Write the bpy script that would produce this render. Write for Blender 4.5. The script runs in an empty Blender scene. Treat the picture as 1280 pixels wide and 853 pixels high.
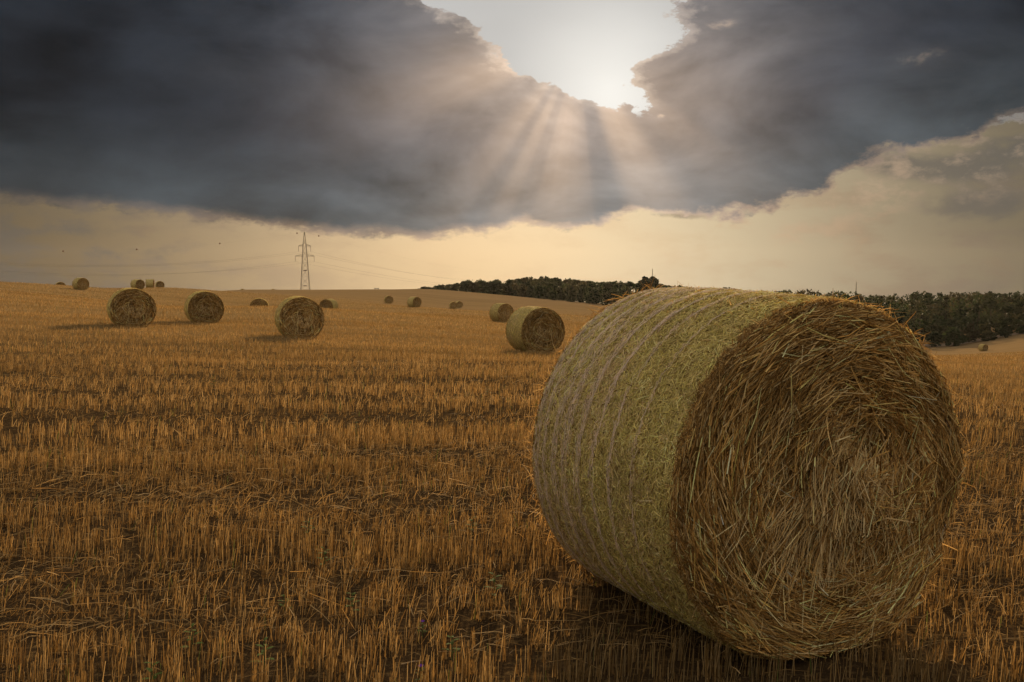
import bpy, math, random
import numpy as np
from mathutils import Vector

R_ = math.radians
SC = bpy.context.scene
COL = SC.collection
rng = np.random.default_rng(7)
random.seed(7)

# ------------------------------------------------------------------ camera
F_PX, CX, CY, YH, EYE = 1150.0, 640.0, 426.5, 338.0, 1.58
PITCH = math.atan((CY - YH) / F_PX)
cam_d = bpy.data.cameras.new('camera')
cam_d.sensor_width = 36.0
cam_d.lens = 36.0 * F_PX / 1280.0
cam_d.clip_start, cam_d.clip_end = 0.05, 20000
cam = bpy.data.objects.new('camera', cam_d)
COL.objects.link(cam)
cam.location = (0, 0, EYE)
cam.rotation_euler = (math.pi / 2 - PITCH, 0, 0)
SC.camera = cam


def px_dir(x, y):
    """photo pixel (1280 wide) -> unit direction in the world"""
    a, b = (x - CX) / F_PX, (CY - y) / F_PX
    c, s = math.cos(PITCH), math.sin(PITCH)
    v = Vector((a, c + b * s, -s + b * c))
    return v.normalized()


def px_azel(x, y):
    v = px_dir(x, y)
    return math.degrees(math.atan2(v.x, v.y)), math.degrees(math.asin(v.z))


def at(x, y, d):
    """point seen at a pixel, at horizontal distance d"""
    v = px_dir(x, y)
    k = d / math.hypot(v.x, v.y)
    return Vector((v.x * k, v.y * k, EYE + v.z * k))


# ------------------------------------------------------------------ light
SUN_AZ, SUN_EL = px_azel(722, 62)
sun_d = bpy.data.lights.new('sun', 'SUN')
sun_d.energy = 5.0
sun_d.angle = R_(2.5)
sun_d.color = (1.0, 0.73, 0.42)
sun = bpy.data.objects.new('sun', sun_d)
COL.objects.link(sun)
sdir = Vector((math.sin(R_(SUN_AZ)) * math.cos(R_(SUN_EL)), math.cos(R_(SUN_AZ)) * math.cos(R_(SUN_EL)), math.sin(R_(SUN_EL))))
sun.rotation_euler = sdir.to_track_quat('Z', 'Y').to_euler()
sun.location = sdir * 300

vs = SC.view_settings
SC.display_settings.display_device = 'sRGB'
vs.view_transform = 'Standard'
vs.look = 'None'
vs.exposure = 0.4
vs.gamma = 1.0
vs.use_curve_mapping = False
SC.cycles.use_denoising = True
SC.cycles.max_bounces = 7
SC.cycles.diffuse_bounces = 3
SC.cycles.transmission_bounces = 4
SC.cycles.volume_bounces = 0
SC.cycles.caustics_reflective = False
SC.cycles.caustics_refractive = False


# ------------------------------------------------------------------ node helper
class NG:
    def __init__(s, tree):
        s.t = tree
        s.n = tree.nodes
        s.l = tree.links

    def node(s, kind, **kw):
        n = s.n.new(kind)
        for k, v in kw.items():
            setattr(n, k, v)
        return n

    def put(s, sock, v):
        if isinstance(v, bpy.types.NodeSocket):
            s.l.new(v, sock)
        else:
            sock.default_value = v

    def m(s, op, a, b=None, c=None, clamp=False):
        n = s.node('ShaderNodeMath', operation=op)
        n.use_clamp = clamp
        s.put(n.inputs[0], a)
        if b is not None:
            s.put(n.inputs[1], b)
        if c is not None:
            s.put(n.inputs[2], c)
        return n.outputs[0]

    def add(s, a, b): return s.m('ADD', a, b)
    def sub(s, a, b): return s.m('SUBTRACT', a, b)
    def mul(s, a, b): return s.m('MULTIPLY', a, b)

    def ss(s, x, lo, hi):
        n = s.node('ShaderNodeMapRange', interpolation_type='SMOOTHSTEP')
        s.put(n.inputs[0], x)
        n.inputs[1].default_value = lo
        n.inputs[2].default_value = hi
        return n.outputs[0]

    def lin(s, x, lo, hi, a=0.0, b=1.0):
        n = s.node('ShaderNodeMapRange')
        s.put(n.inputs[0], x)
        for i, v in enumerate((lo, hi, a, b)):
            n.inputs[1 + i].default_value = v
        return n.outputs[0]

    def curve(s, x, pts, xr, yr):
        """piecewise smooth function through pts; xr/yr are its ranges"""
        xn = s.lin(x, xr[0], xr[1])
        n = s.node('ShaderNodeFloatCurve')
        c = n.mapping.curves[0]
        q = sorted(((p[0] - xr[0]) / (xr[1] - xr[0]), (p[1] - yr[0]) / (yr[1] - yr[0])) for p in pts)
        q = [(min(max(a, 0), 1), min(max(b, 0), 1)) for a, b in q]
        while len(c.points) < len(q):
            c.points.new(0.5, 0.5)
        for p, (a, b) in zip(c.points, q):
            p.location = (a, b)
            p.handle_type = 'AUTO_CLAMPED'
        n.mapping.extend = 'HORIZONTAL'
        n.mapping.update()
        s.put(n.inputs['Value'], xn)
        return s.lin(n.outputs[0], 0, 1, yr[0], yr[1])

    def noise(s, vec, scale, detail=6, rough=0.55, dist=0.0, out=0):
        n = s.node('ShaderNodeTexNoise')
        s.put(n.inputs['Vector'], vec)
        n.inputs['Scale'].default_value = scale
        n.inputs['Detail'].default_value = detail
        n.inputs['Roughness'].default_value = rough
        n.inputs['Distortion'].default_value = dist
        return n.outputs[out]

    def vec(s, x, y, z):
        n = s.node('ShaderNodeCombineXYZ')
        for i, v in enumerate((x, y, z)):
            s.put(n.inputs[i], v)
        return n.outputs[0]

    def vmul(s, v, k):
        n = s.node('ShaderNodeVectorMath', operation='MULTIPLY')
        s.put(n.inputs[0], v)
        n.inputs[1].default_value = k
        return n.outputs[0]

    def vadd(s, a, b):
        n = s.node('ShaderNodeVectorMath', operation='ADD')
        s.put(n.inputs[0], a)
        s.put(n.inputs[1], b)
        return n.outputs[0]

    def vscale(s, v, k):
        n = s.node('ShaderNodeVectorMath', operation='SCALE')
        s.put(n.inputs[0], v)
        s.put(n.inputs[3], k)
        return n.outputs[0]

    def mix(s, f, a, b, blend='MIX'):
        n = s.node('ShaderNodeMix', data_type='RGBA', blend_type=blend)
        s.put(n.inputs[0], f)
        for i, v in ((6, a), (7, b)):
            if isinstance(v, tuple) and len(v) == 3:
                v = (*v, 1)
            s.put(n.inputs[i], v)
        return n.outputs[2]


# ------------------------------------------------------------------ world: evening sky with broken storm cloud
def build_world():
    w = bpy.data.worlds.new('World')
    SC.world = w
    w.use_nodes = True
    g = NG(w.node_tree)
    g.n.clear()
    tc = g.node('ShaderNodeTexCoord')
    D = tc.outputs['Generated']
    sep = g.node('ShaderNodeSeparateXYZ')
    g.put(sep.inputs[0], D)
    X, Y, Z = sep.outputs
    az = g.mul(g.m('ARCTAN2', X, Y), 57.29578)
    el = g.mul(g.m('ARCSINE', Z), 57.29578)

    # domain for the noises: direction, stretched so that the clouds lie flat
    Dn = g.vmul(D, (1.0, 1.0, 1.9))
    f1 = g.sub(g.noise(Dn, 7.0, 9, 0.6, 0.25), 0.5)            # big billows
    f2 = g.sub(g.noise(Dn, 22.0, 8, 0.62, 0.1), 0.5)           # ragged edge
    f3 = g.noise(g.vmul(D, (1, 1, 3.4)), 9.0, 6, 0.55)         # soft streaks
    f4 = g.noise(g.vmul(D, (1, 1, 2.6)), 4.0, 5, 0.5)

    # lower edge of the storm cloud
    low = [px_azel(*p) for p in ((-700, 262), (-250, 235), (0, 250), (170, 264), (350, 282), (470, 291), (560, 294), (620, 291), (650, 279), (690, 288),
                                 (735, 286), (775, 270), (850, 268), (930, 265), (1010, 252), (1055, 218), (1120, 190),
                                 (1200, 172), (1280, 150), (1600, 120), (2200, 150))]
    XR, YR = (-60.0, 60.0), (0.0, 30.0)
    elb = g.curve(az, low, XR, YR)
    db = g.add(g.sub(el, elb), g.add(g.mul(f1, 1.6), g.mul(g.mul(f2, 2.6), g.add(0.45, g.mul(g.ss(az, -4.0, 16.0), 1.0)))))
    mb = g.ss(g.add(db, g.mul(g.sub(g.noise(Dn, 55.0, 4, 0.6), 0.5), 1.2)), -0.24, 0.34)

    # the bright gap
    le = [px_azel(*p)[::-1] for p in ((792, 152), (770, 137), (740, 126), (705, 118), (678, 106), (648, 84), (622, 62), (608, 42), (585, 28), (555, 15), (515, 0), (440, -90), (430, -200), (560, -330))]
    re = [px_azel(*p)[::-1] for p in ((790, 152), (797, 138), (792, 112), (793, 88), (812, 74), (842, 58), (856, 38), (852, 20), (846, 0), (900, -90), (980, -200), (820, -330))]
    ER, AR = (5.0, 35.0), (-20.0, 30.0)
    azl = g.curve(el, le, ER, AR)
    azr = g.curve(el, re, ER, AR)
    f6 = g.sub(g.noise(Dn, 60.0, 5, 0.6), 0.5)
    fe = g.add(g.add(g.mul(f2, 5.4), g.mul(f6, 3.4)), g.mul(f1, 1.6))
    a1 = g.add(g.sub(az, azl), fe)
    a2 = g.sub(g.sub(azr, az), fe)
    gap_d = g.m('MINIMUM', a1, a2)
    gap = g.mul(g.ss(gap_d, -0.12, 0.34), g.ss(el, 9.0, 9.6))
    gap = g.mul(gap, g.sub(1.0, g.ss(el, 24.0, 30.0)))

    def spot(x, y, sx, sy, amp):
        a, e = px_azel(x, y)
        q = g.add(g.m('POWER', g.mul(g.sub(az, a), 1 / sx), 2.0), g.m('POWER', g.mul(g.sub(el, e), 1 / sy), 2.0))
        v = g.mul(g.m('EXPONENT', g.mul(q, -1.0)), amp)
        return v
    # little holes and lit shreds in the cloud
    holes = None
    for a in ((912, 186, 0.9, 0.28, 0.62), (824, 146, 0.5, 0.35, 0.7), (1150, 72, 1.9, 0.7, 0.36), (900, 30, 1.2, 0.45, 0.40), (620, 62, .5, .4, .5), (430, 205, 1.3, 1.8, 0.16), (270, 90, 2.6, 0.8, 0.13)):
        h = spot(*a)
        holes = h if holes is None else g.add(holes, h)
    hole = g.mul(g.ss(g.add(holes, g.mul(f2, 3.2)), 0.55, 1.15), g.ss(holes, 0.08, 0.5))
    soft_hole = g.m('MINIMUM', holes, 1.0)

    # clouds over the rest of the dome, broken, for directions far out of the frame
    wide = g.ss(g.m('ABSOLUTE', az), 40.0, 75.0)
    high = g.ss(el, 22.0, 34.0)
    out = g.m('MAXIMUM', wide, high)
    broken = g.ss(g.add(f4, g.mul(f1, 0.5)), 0.40, 0.58)
    cover_in = g.mul(mb, g.sub(1.0, gap))
    cover = g.add(g.mul(cover_in, g.sub(1.0, out)), g.mul(broken, out))

    # angle from the sun
    dp = g.node('ShaderNodeVectorMath', operation='DOT_PRODUCT')
    g.put(dp.inputs[0], D)
    dp.inputs[1].default_value = sdir
    ang = g.mul(g.m('ARCCOSINE', dp.outputs['Value']), 57.29578)
    near = g.m('EXPONENT', g.mul(g.m('POWER', g.mul(ang, 1 / 7.5), 1.5), -1.0))
    mid = g.m('EXPONENT', g.mul(g.m('POWER', g.mul(ang, 1 / 17.0), 2.0), -1.0))
    back = g.ss(ang, 34.0, 95.0)

    # sun beams fanning out below the gap
    th = g.mul(g.m('ARCTAN2', g.sub(az, SUN_AZ), g.sub(SUN_EL + 0.4, el)), 57.29578)
    beam = g.curve(th, ((-100, .25), (-84, .50), (-72, .80), (-62, .50), (-52, .34), (-44, .52), (-37, .72), (-31, .50), (-25, .88), (-19, .60), (-11, .95), (-3, .80),
                        (5, .48), (12, .16), (17, .40), (22, .82), (28, .95), (36, .70), (42, .50), (49, .66), (58, .40), (70, .32), (100, .2)), (-100, 100), (0, 1))
    beam = g.mul(beam, g.add(0.80, g.mul(g.noise(g.vec(g.mul(th, 0.10), 0.0, 0.0), 1.3, 2), 0.40)))
    r = ang
    fall = g.mul(g.ss(r, 1.2, 4.4), g.m('EXPONENT', g.mul(g.m('POWER', g.mul(r, 1 / 10.5), 2.0), -1.0)))
    beams = g.mul(g.mul(beam, fall), g.sub(1.0, g.ss(g.m('ABSOLUTE', th), 75.0, 110.0)))

    # --- cloud colour
    toward = g.vscale(g.vadd(tuple(sdir), g.vscale(D, -1.0)), 0.16)
    b1 = g.noise(Dn, 6.5, 7, 0.56, 0.35)
    b2 = g.noise(g.vadd(Dn, toward), 6.5, 7, 0.56, 0.35)
    emb = g.sub(b2, b1)                                   # thinner towards the sun: lit flank
    f5 = g.noise(g.vmul(D, (1, 1, 2.2)), 5.5, 3, 0.45, 0.4)
    shade = g.add(g.mul(g.sub(f3, 0.5), 0.5), g.add(g.mul(g.sub(f4, 0.5), 0.8), g.add(g.mul(g.sub(f5, 0.5), 1.2), g.add(g.mul(emb, 1.5), 1.0))))
    shade = g.m('MAXIMUM', shade, 0.35)
    lowness = g.sub(1.0, g.ss(g.sub(el, elb), 0.2, 6.5))
    base = g.mix(lowness, (0.060, 0.076, 0.102), (0.135, 0.165, 0.190))
    base = g.vscale(base, g.mul(shade, g.add(0.27, g.mul(mid, 0.86))))
    warm = g.vscale((0.40, 0.305, 0.22), g.mul(near, g.m('MAXIMUM', g.add(g.add(0.62, g.mul(f3, 0.7)), g.mul(emb, 2.6)), 0.12)))
    bm = g.vscale((0.46, 0.30, 0.175), beams)
    cl = g.vadd(g.vadd(base, warm), bm)
    # lit lining where the cloud gets thin
    edge = g.mul(g.ss(db, -0.3, 0.05), g.sub(1.0, g.ss(db, 0.05, 0.75)))
    lin_b = g.vscale((0.62, 0.37, 0.19), g.mul(g.mul(edge, g.add(0.12, mid)), g.lin(f2, -0.25, 0.3, 0.25, 1.2)))
    edge2 = g.mul(g.ss(gap_d, -1.5, -0.1), g.ss(el, 9.2, 11.0))
    lin_g = g.vscale((0.45, 0.36, 0.27), g.mul(g.mul(edge2, mid), g.lin(f2, -0.2, 0.3, 0.0, 1.0)))
    cl = g.vadd(cl, g.vadd(lin_b, lin_g))
    cl = g.vadd(cl, g.vscale((0.55, 0.38, 0.23), g.mul(g.mul(hole, 0.8), g.add(0.12, mid))))
    cl = g.vadd(cl, g.vscale((0.10, 0.09, 0.085), g.mul(soft_hole, 0.5)))
    # clouds on the side away from the sun are lit from the front
    front_lit = g.vscale((1.30, 1.12, 0.90), g.mul(g.add(0.34, g.mul(f4, 1.1)), g.add(0.40, g.mul(g.m('MAXIMUM', Z, 0.0), 0.80))))
    cl = g.mix(back, cl, front_lit)

    # --- clear part: low golden band, bright grey gap
    saz = g.sub(az, px_azel(680, 330)[0])
    gold = g.m('EXPONENT', g.mul(g.m('POWER', g.mul(saz, 1 / 18.5), 2.0), -1.0))
    eln = g.ss(el, -1.0, 6.0)
    side = g.ss(az, -5.0, 14.0)
    bandc = g.mix(eln, (0.80, 0.57, 0.32), (0.86, 0.66, 0.42))
    bandc = g.mix(side, bandc, (0.72, 0.595, 0.40))
    band = g.vscale(bandc, g.add(0.11, g.mul(gold, 0.95)))
    # thin drifting veils in the band
    veil = g.ss(g.add(f3, g.mul(f2, 0.55)), 0.44, 0.66)
    veil_w = g.mul(veil, g.add(0.25, g.mul(g.ss(g.m('ABSOLUTE', saz), 8.0, 24.0), 0.6)))
    band = g.mix(veil_w, band, g.mix(gold, (0.075, 0.073, 0.068), (0.66, 0.45, 0.27)))
    wisp = None
    for a in ((1205, 212, 3.4, 0.8, 1.2), (1120, 205, 2.4, 0.7, .9), (1222, 256, 3.0, 0.9, 1.2), (1262, 182, 2.0, .8, 1.0), (850, 270, 2.4, 0.28, .9), (160, 318, 4.0, .5, .6), (60, 285, 4, .8, .6)):
        h = spot(*a)
        wisp = h if wisp is None else g.add(wisp, h)
    wisp = g.mul(g.ss(g.add(wisp, g.mul(f2, 2.4)), 0.25, 1.1), g.ss(wisp, 0.05, 0.5))
    band = g.mix(g.mul(wisp, 0.9), band, g.mix(gold, (0.085, 0.083, 0.078), (0.26, 0.215, 0.165)))
    shred = g.mul(g.mul(g.ss(f2, -0.04, 0.16), g.ss(az, 6.0, 20.0)), g.mul(g.ss(db, -4.5, -0.6), 0.55))
    band = g.mix(shred, band, (0.50, 0.36, 0.245))
    pink = g.mul(g.ss(f2, 0.03, 0.22), g.ss(f1, -0.05, 0.2))
    band = g.mix(g.mul(pink, 0.35), band, g.vscale((0.86, 0.55, 0.32), g.add(0.1, gold)))
    tipa, tipe = px_azel(762, 116)
    tipd = g.m('SQRT', g.add(g.m('POWER', g.sub(az, tipa), 2.0), g.m('POWER', g.sub(el, tipe), 2.0)))
    gapc = g.mix(g.ss(tipd, -1.0, 8.0), (0.88, 0.87, 0.83), (0.50, 0.50, 0.495))
    gapc = g.vscale(gapc, g.add(0.86, g.mul(f4, 0.28)))
    inband = g.sub(1.0, g.ss(el, 7.6, 8.6))
    band_m = g.m('MAXIMUM', inband, g.mul(g.sub(1.0, mb), 1.0))
    clear = g.mix(band_m, gapc, band)

    sky = g.node('ShaderNodeTexSky', sky_type='NISHITA')
    sky.sun_disc = False
    sky.sun_elevation = R_(SUN_EL)
    sky.sun_rotation = R_(SUN_AZ)
    sky.altitude = 300
    sky.air_density = 1.3
    sky.dust_density = 3.0
    bg_sky = g.node('ShaderNodeBackground')
    g.put(bg_sky.inputs[0], sky.outputs[0])
    bg_sky.inputs[1].default_value = 0.06
    bg_veil = g.node('ShaderNodeBackground')
    g.put(bg_veil.inputs[0], clear)
    bg_veil.inputs[1].default_value = 0.76
    bg_cl = g.node('ShaderNodeBackground')
    g.put(bg_cl.inputs[0], cl)
    bg_cl.inputs[1].default_value = 0.76
    # thin high veil covers the clear sky on the sun's side and thins out away from it
    mx0 = g.node('ShaderNodeMixShader')
    g.put(mx0.inputs[0], g.lin(g.m('MAXIMUM', wide, high), 0, 1, 0.985, 0.25))
    g.l.new(bg_sky.outputs[0], mx0.inputs[1])
    g.l.new(bg_veil.outputs[0], mx0.inputs[2])
    mx = g.node('ShaderNodeMixShader')
    g.put(mx.inputs[0], cover)
    g.l.new(mx0.outputs[0], mx.inputs[1])
    g.l.new(bg_cl.outputs[0], mx.inputs[2])
    o = g.node('ShaderNodeOutputWorld')
    g.l.new(mx.outputs[0], o.inputs[0])
    w.cycles.sampling_method = 'MANUAL'
    w.cycles.sample_map_resolution = 512


build_world()


# ------------------------------------------------------------------ noise, terrain
def _hash(ix, iy, iz, seed):
    h = (ix.astype(np.int64) * 374761393 + iy.astype(np.int64) * 668265263 + iz.astype(np.int64) * 2147483647 + seed * 974634777) & 0xFFFFFFFF
    h = ((h ^ (h >> 13)) * 1274126177) & 0xFFFFFFFF
    return ((h ^ (h >> 16)) & 0xFFFF) / 65535.0


def vnoise(x, y, z=None, seed=0):
    x, y = np.asarray(x, float), np.asarray(y, float)
    z = np.zeros_like(x) if z is None else np.asarray(z, float)
    ix, iy, iz = np.floor(x), np.floor(y), np.floor(z)
    fx, fy, fz = x - ix, y - iy, z - iz
    fx, fy, fz = (t * t * (3 - 2 * t) for t in (fx, fy, fz))
    r = 0
    for a in (0, 1):
        for b in (0, 1):
            for c in (0, 1):
                r = r + _hash(ix + a, iy + b, iz + c, seed) * (fx if a else 1 - fx) * (fy if b else 1 - fy) * (fz if c else 1 - fz)
    return r - 0.5


def fbm(x, y, z=None, seed=0, oct=3):
    r, amp = 0, 1.0
    for i in range(oct):
        k = 2.0 ** i
        r = r + amp * vnoise(np.asarray(x) * k, np.asarray(y) * k, None if z is None else np.asarray(z) * k, seed + i)
        amp *= 0.5
    return r


def _ctrl():
    pts = []

    def c(x, d, y=None, z=None):
        a = math.atan((x - CX) / F_PX)
        if z is None:
            z = EYE - (y - YH) / F_PX * d * math.cos(a)
        pts.append((d * math.sin(a), d * math.cos(a), z))
    for k in range(16):                                    # level ground around the camera
        a = k * math.pi / 8
        pts.append((5 * math.sin(a), 5 * math.cos(a), 0.0))
        pts.append((1.5 * math.sin(a), 1.5 * math.cos(a), 0.0))
    for x, z in ((-500, 0.0), (0, -.02), (400, -.08), (700, -.1), (1000, -.1), (1300, -.12), (1700, -.3)):
        c(x, 12, z=z)
    for x, z in ((-500, 0.1), (0, -.05), (300, -.22), (500, -.3), (800, -.45), (1050, -.55), (1250, -.65), (1700, -1.3)):
        c(x, 20, z=z)
    # field around each bale, and the swells that hide the feet of some
    c(164, 35, z=-.36); c(373, 32, z=-.68); c(255, 42, z=-.69); c(669, 29.2, z=-1.0)
    c(627, 71, z=-2.45); c(518, 120, 384.5); c(324, 62, 383.0); c(324, 79, z=-2.1); c(412, 68, 388); c(412, 91, z=-2.6)
    c(102, 122, 362.6); c(76, 142, 356.8); c(76, 160, z=-1.7); c(172, 140, 362); c(10, 145, 354.6); c(-200, 145, 350); c(201, 182, 359.6)
    c(200, 212, z=-3.4); c(0, 212, z=-3.0); c(120, 212, z=-3.0); c(303, 280, 362.4); c(341, 230, 366); c(380, 290, 363.0); c(440, 300, 363.3); c(530, 330, 363.3)
    c(486, 172, 379.5); c(570, 200, 385.5); c(640, 320, 370.0); c(690, 310, 374.5); c(740, 300, 379.5); c(800, 290, 386); c(900, 270, 400); c(1050, 255, 420)
    c(740, 120, 397); c(700, 60, 412); c(900, 60, z=-3.0); c(1000, 120, z=-8.5)
    c(1170, 245, 434); c(1280, 262, 417); c(1231, 215, 439.5); c(1231, 150, 442.5); c(1231, 80, 447.5); c(1231, 40, 455); c(1500, 260, z=-13); c(1500, 120, z=-6); c(1500, 40, z=-1.8)
    # beyond the crests the land drops away
    for x, z in ((-600, -14), (-200, -16), (0, -17), (200, -18), (382, -17), (500, -18), (560, -16), (640, -15.5), (740, -16), (900, -20), (1100, -23), (1280, -22), (1600, -20)):
        c(x, 450, z=z)
    for x in range(-600, 1900, 300):
        c(x, 800, z=-48)
        c(x, 1500, z=-120)
        c(x, 4000, z=-380)
    for deg in (60, 90, 120, 150, 180, 210, 240, 270, 300):
        a = R_(deg)
        for d, z in ((12, 0), (30, .1), (100, -.5), (260, -3), (450, -14), (800, -48), (1500, -120), (4000, -380)):
            pts.append((d * math.sin(a), d * math.cos(a), z))
    return np.array(pts)


_CP = _ctrl()


def _warp(x, y):
    d = np.hypot(x, y) + 1e-9
    k = np.log1p(d / 8.0) / d
    return x * k, y * k


def _phi(r2):
    return 0.5 * r2 * np.log(r2 + 1e-12)


_u, _v = _warp(_CP[:, 0], _CP[:, 1])
_n = len(_CP)
_A = np.zeros((_n + 3, _n + 3))
_A[:_n, :_n] = _phi((_u[:, None] - _u) ** 2 + (_v[:, None] - _v) ** 2) + np.eye(_n) * 0.0015
_A[:_n, _n:] = np.stack([np.ones(_n), _u, _v], 1)
_A[_n:, :_n] = _A[:_n, _n:].T
_W = np.linalg.solve(_A, np.concatenate([_CP[:, 2], np.zeros(3)]))


def ground_base(x, y):
    x, y = np.atleast_1d(np.asarray(x, float)), np.atleast_1d(np.asarray(y, float))
    out = np.empty(x.shape)
    fx, fy, fo = x.ravel(), y.ravel(), out.ravel()
    for i in range(0, fx.size, 20000):
        u, v = _warp(fx[i:i + 20000], fy[i:i + 20000])
        fo[i:i + 20000] = _phi((u[:, None] - _u) ** 2 + (v[:, None] - _v) ** 2) @ _W[:_n] + _W[_n] + _W[_n + 1] * u + _W[_n + 2] * v
    return fo.reshape(x.shape)


_gr, _ga = np.exp(np.linspace(math.log(0.6), math.log(700), 260)), np.linspace(-math.pi, math.pi, 361)
_gz = None


def ground(x, y):
    """terrain height, from a polar table, plus small unevenness of the soil"""
    global _gz
    if _gz is None:
        rr, aa = np.meshgrid(_gr, _ga, indexing='ij')
        _gz = ground_base(rr * np.sin(aa), rr * np.cos(aa))
    x, y = np.asarray(x, float), np.asarray(y, float)
    d = np.hypot(x, y)
    fr = np.clip((np.log(np.maximum(d, .6)) - math.log(.6)) / (math.log(700) - math.log(.6)) * 259, 0, 258.999)
    fa = np.clip((np.arctan2(x, y) + math.pi) / (2 * math.pi) * 360, 0, 359.999)
    i, j = fr.astype(int), fa.astype(int)
    p, q = fr - i, fa - j
    z = _gz[i, j] * (1 - p) * (1 - q) + _gz[i + 1, j] * p * (1 - q) + _gz[i, j + 1] * (1 - p) * q + _gz[i + 1, j + 1] * p * q
    fade = 1 / (1 + (d / 60) ** 2)
    return z + fade * (0.05 * fbm(x * .5, y * .9, seed=3) + 0.03 * vnoise(x * 2.1, y * 2.6, seed=9)) + .10 * fbm(x * .02, y * .07, seed=31) * np.clip(d / 40, 0, 1)


def gz1(x, y):
    return float(ground(np.array([x]), np.array([y]))[0])


def on_ground(x, d):
    a = math.atan((x - CX) / F_PX)
    X, Y = d * math.sin(a), d * math.cos(a)
    return Vector((X, Y, gz1(X, Y)))


# ------------------------------------------------------------------ mesh helpers
def np_mesh(name, V, quads=None, tris=None, col=None, smooth=True):
    me = bpy.data.meshes.new(name)
    V = np.ascontiguousarray(V, np.float32).reshape(-1, 3)
    nq = 0 if quads is None else len(quads)
    nt = 0 if tris is None else len(tris)
    loops = []
    starts = []
    if nq:
        loops.append(np.asarray(quads, np.int32).ravel())
        starts.append(np.arange(nq, dtype=np.int32) * 4)
    if nt:
        loops.append(np.asarray(tris, np.int32).ravel())
        starts.append(nq * 4 + np.arange(nt, dtype=np.int32) * 3)
    loops = np.concatenate(loops)
    starts = np.concatenate(starts)
    me.vertices.add(len(V))
    me.vertices.foreach_set('co', V.ravel())
    me.loops.add(len(loops))
    me.loops.foreach_set('vertex_index', loops)
    me.polygons.add(nq + nt)
    me.polygons.foreach_set('loop_start', starts)
    me.polygons.foreach_set('use_smooth', np.full(nq + nt, smooth, bool))
    if col is not None:
        a = me.color_attributes.new('Col', 'FLOAT_COLOR', 'POINT')
        c = np.ones((len(V), 4), np.float32)
        c[:, :3] = col
        a.data.foreach_set('color', c.ravel())
    me.update()
    me.validate(verbose=False)
    return me


def link(name, me, mat=None, parent=None, **props):
    o = bpy.data.objects.new(name, me)
    COL.objects.link(o)
    if mat is not None and me is not None and not me.materials:
        me.materials.append(mat)
    if parent is not None:
        o.parent = parent
    for k, v in props.items():
        o[k] = v
    return o


class Geo:
    """collects vertices, quads, triangles and colours into one mesh"""
    def __init__(s):
        s.v, s.q, s.t, s.c, s.n = [], [], [], [], 0

    def add(s, V, quads=None, tris=None, col=None):
        V = np.asarray(V, np.float32).reshape(-1, 3)
        if quads is not None:
            s.q.append(np.asarray(quads).reshape(-1, 4) + s.n)
        if tris is not None:
            s.t.append(np.asarray(tris).reshape(-1, 3) + s.n)
        c = np.ones((len(V), 3), np.float32)
        if col is not None:
            c[:] = col
        s.v.append(V)
        s.c.append(c)
        s.n += len(V)

    def mesh(s, name, smooth=True):
        return np_mesh(name, np.concatenate(s.v), np.concatenate(s.q) if s.q else None, np.concatenate(s.t) if s.t else None, np.concatenate(s.c), smooth)

    def bar(s, a, b, r0, r1=None, sides=4, col=None):
        a, b = np.array(a, float), np.array(b, float)
        r1 = r0 if r1 is None else r1
        d = b - a
        d /= np.linalg.norm(d) + 1e-9
        u = np.cross(d, (0, 0, 1.0) if abs(d[2]) < .9 else (1.0, 0, 0))
        u /= np.linalg.norm(u)
        w = np.cross(d, u)
        t = np.arange(sides) * 2 * math.pi / sides
        ring = np.cos(t)[:, None] * u + np.sin(t)[:, None] * w
        i = np.arange(sides)
        j = (i + 1) % sides
        s.add(np.concatenate([a + ring * r0, b + ring * r1]), np.stack([i, j, j + sides, i + sides], 1), col=col)
        s.add(np.concatenate([b + ring * r1, [b]]), None, np.stack([i, j, np.full(sides, sides)], 1), col=col)


def norm(v):
    return v / (np.linalg.norm(v, axis=-1, keepdims=True) + 1e-12)


def ribbons(geo, P, N, w, col, ridge=0.0):
    """n straws of k points: P (n,k,3), facing N (n,k,3), width w (n,), colour (n,3). ridge > 0 gives a half-round straw"""
    n, k, _ = P.shape
    T = np.empty_like(P)
    T[:, 1:-1] = P[:, 2:] - P[:, :-2]
    T[:, 0] = P[:, 1] - P[:, 0]
    T[:, -1] = P[:, -1] - P[:, -2]
    T = norm(T)
    S = norm(np.cross(T, N))
    N2 = np.cross(S, T)
    taper = np.ones(k)
    taper[-1] = .55
    hw = (w[:, None] * .5 * taper)[..., None]
    if ridge > 0:
        V = np.stack([P - S * hw, P + N2 * hw * ridge * 2, P + S * hw], 2)
        m = 3
    else:
        V = np.stack([P - S * hw, P + S * hw], 2)
        m = 2
    base = (np.arange(n) * k * m)[:, None, None]
    ii = (np.arange(k - 1) * m)[None, :, None] + np.arange(m - 1)[None, None, :]
    a = base + ii
    quads = np.stack([a, a + 1, a + 1 + m, a + m], -1).reshape(-1, 4)
    C = np.repeat(col, k * m, 0)
    geo.add(V.reshape(-1, 3), quads, None, C)


# ------------------------------------------------------------------ materials
def new_mat(name):
    m = bpy.data.materials.new(name)
    m.use_nodes = True
    g = NG(m.node_tree)
    g.n.clear()
    return m, g


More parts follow.
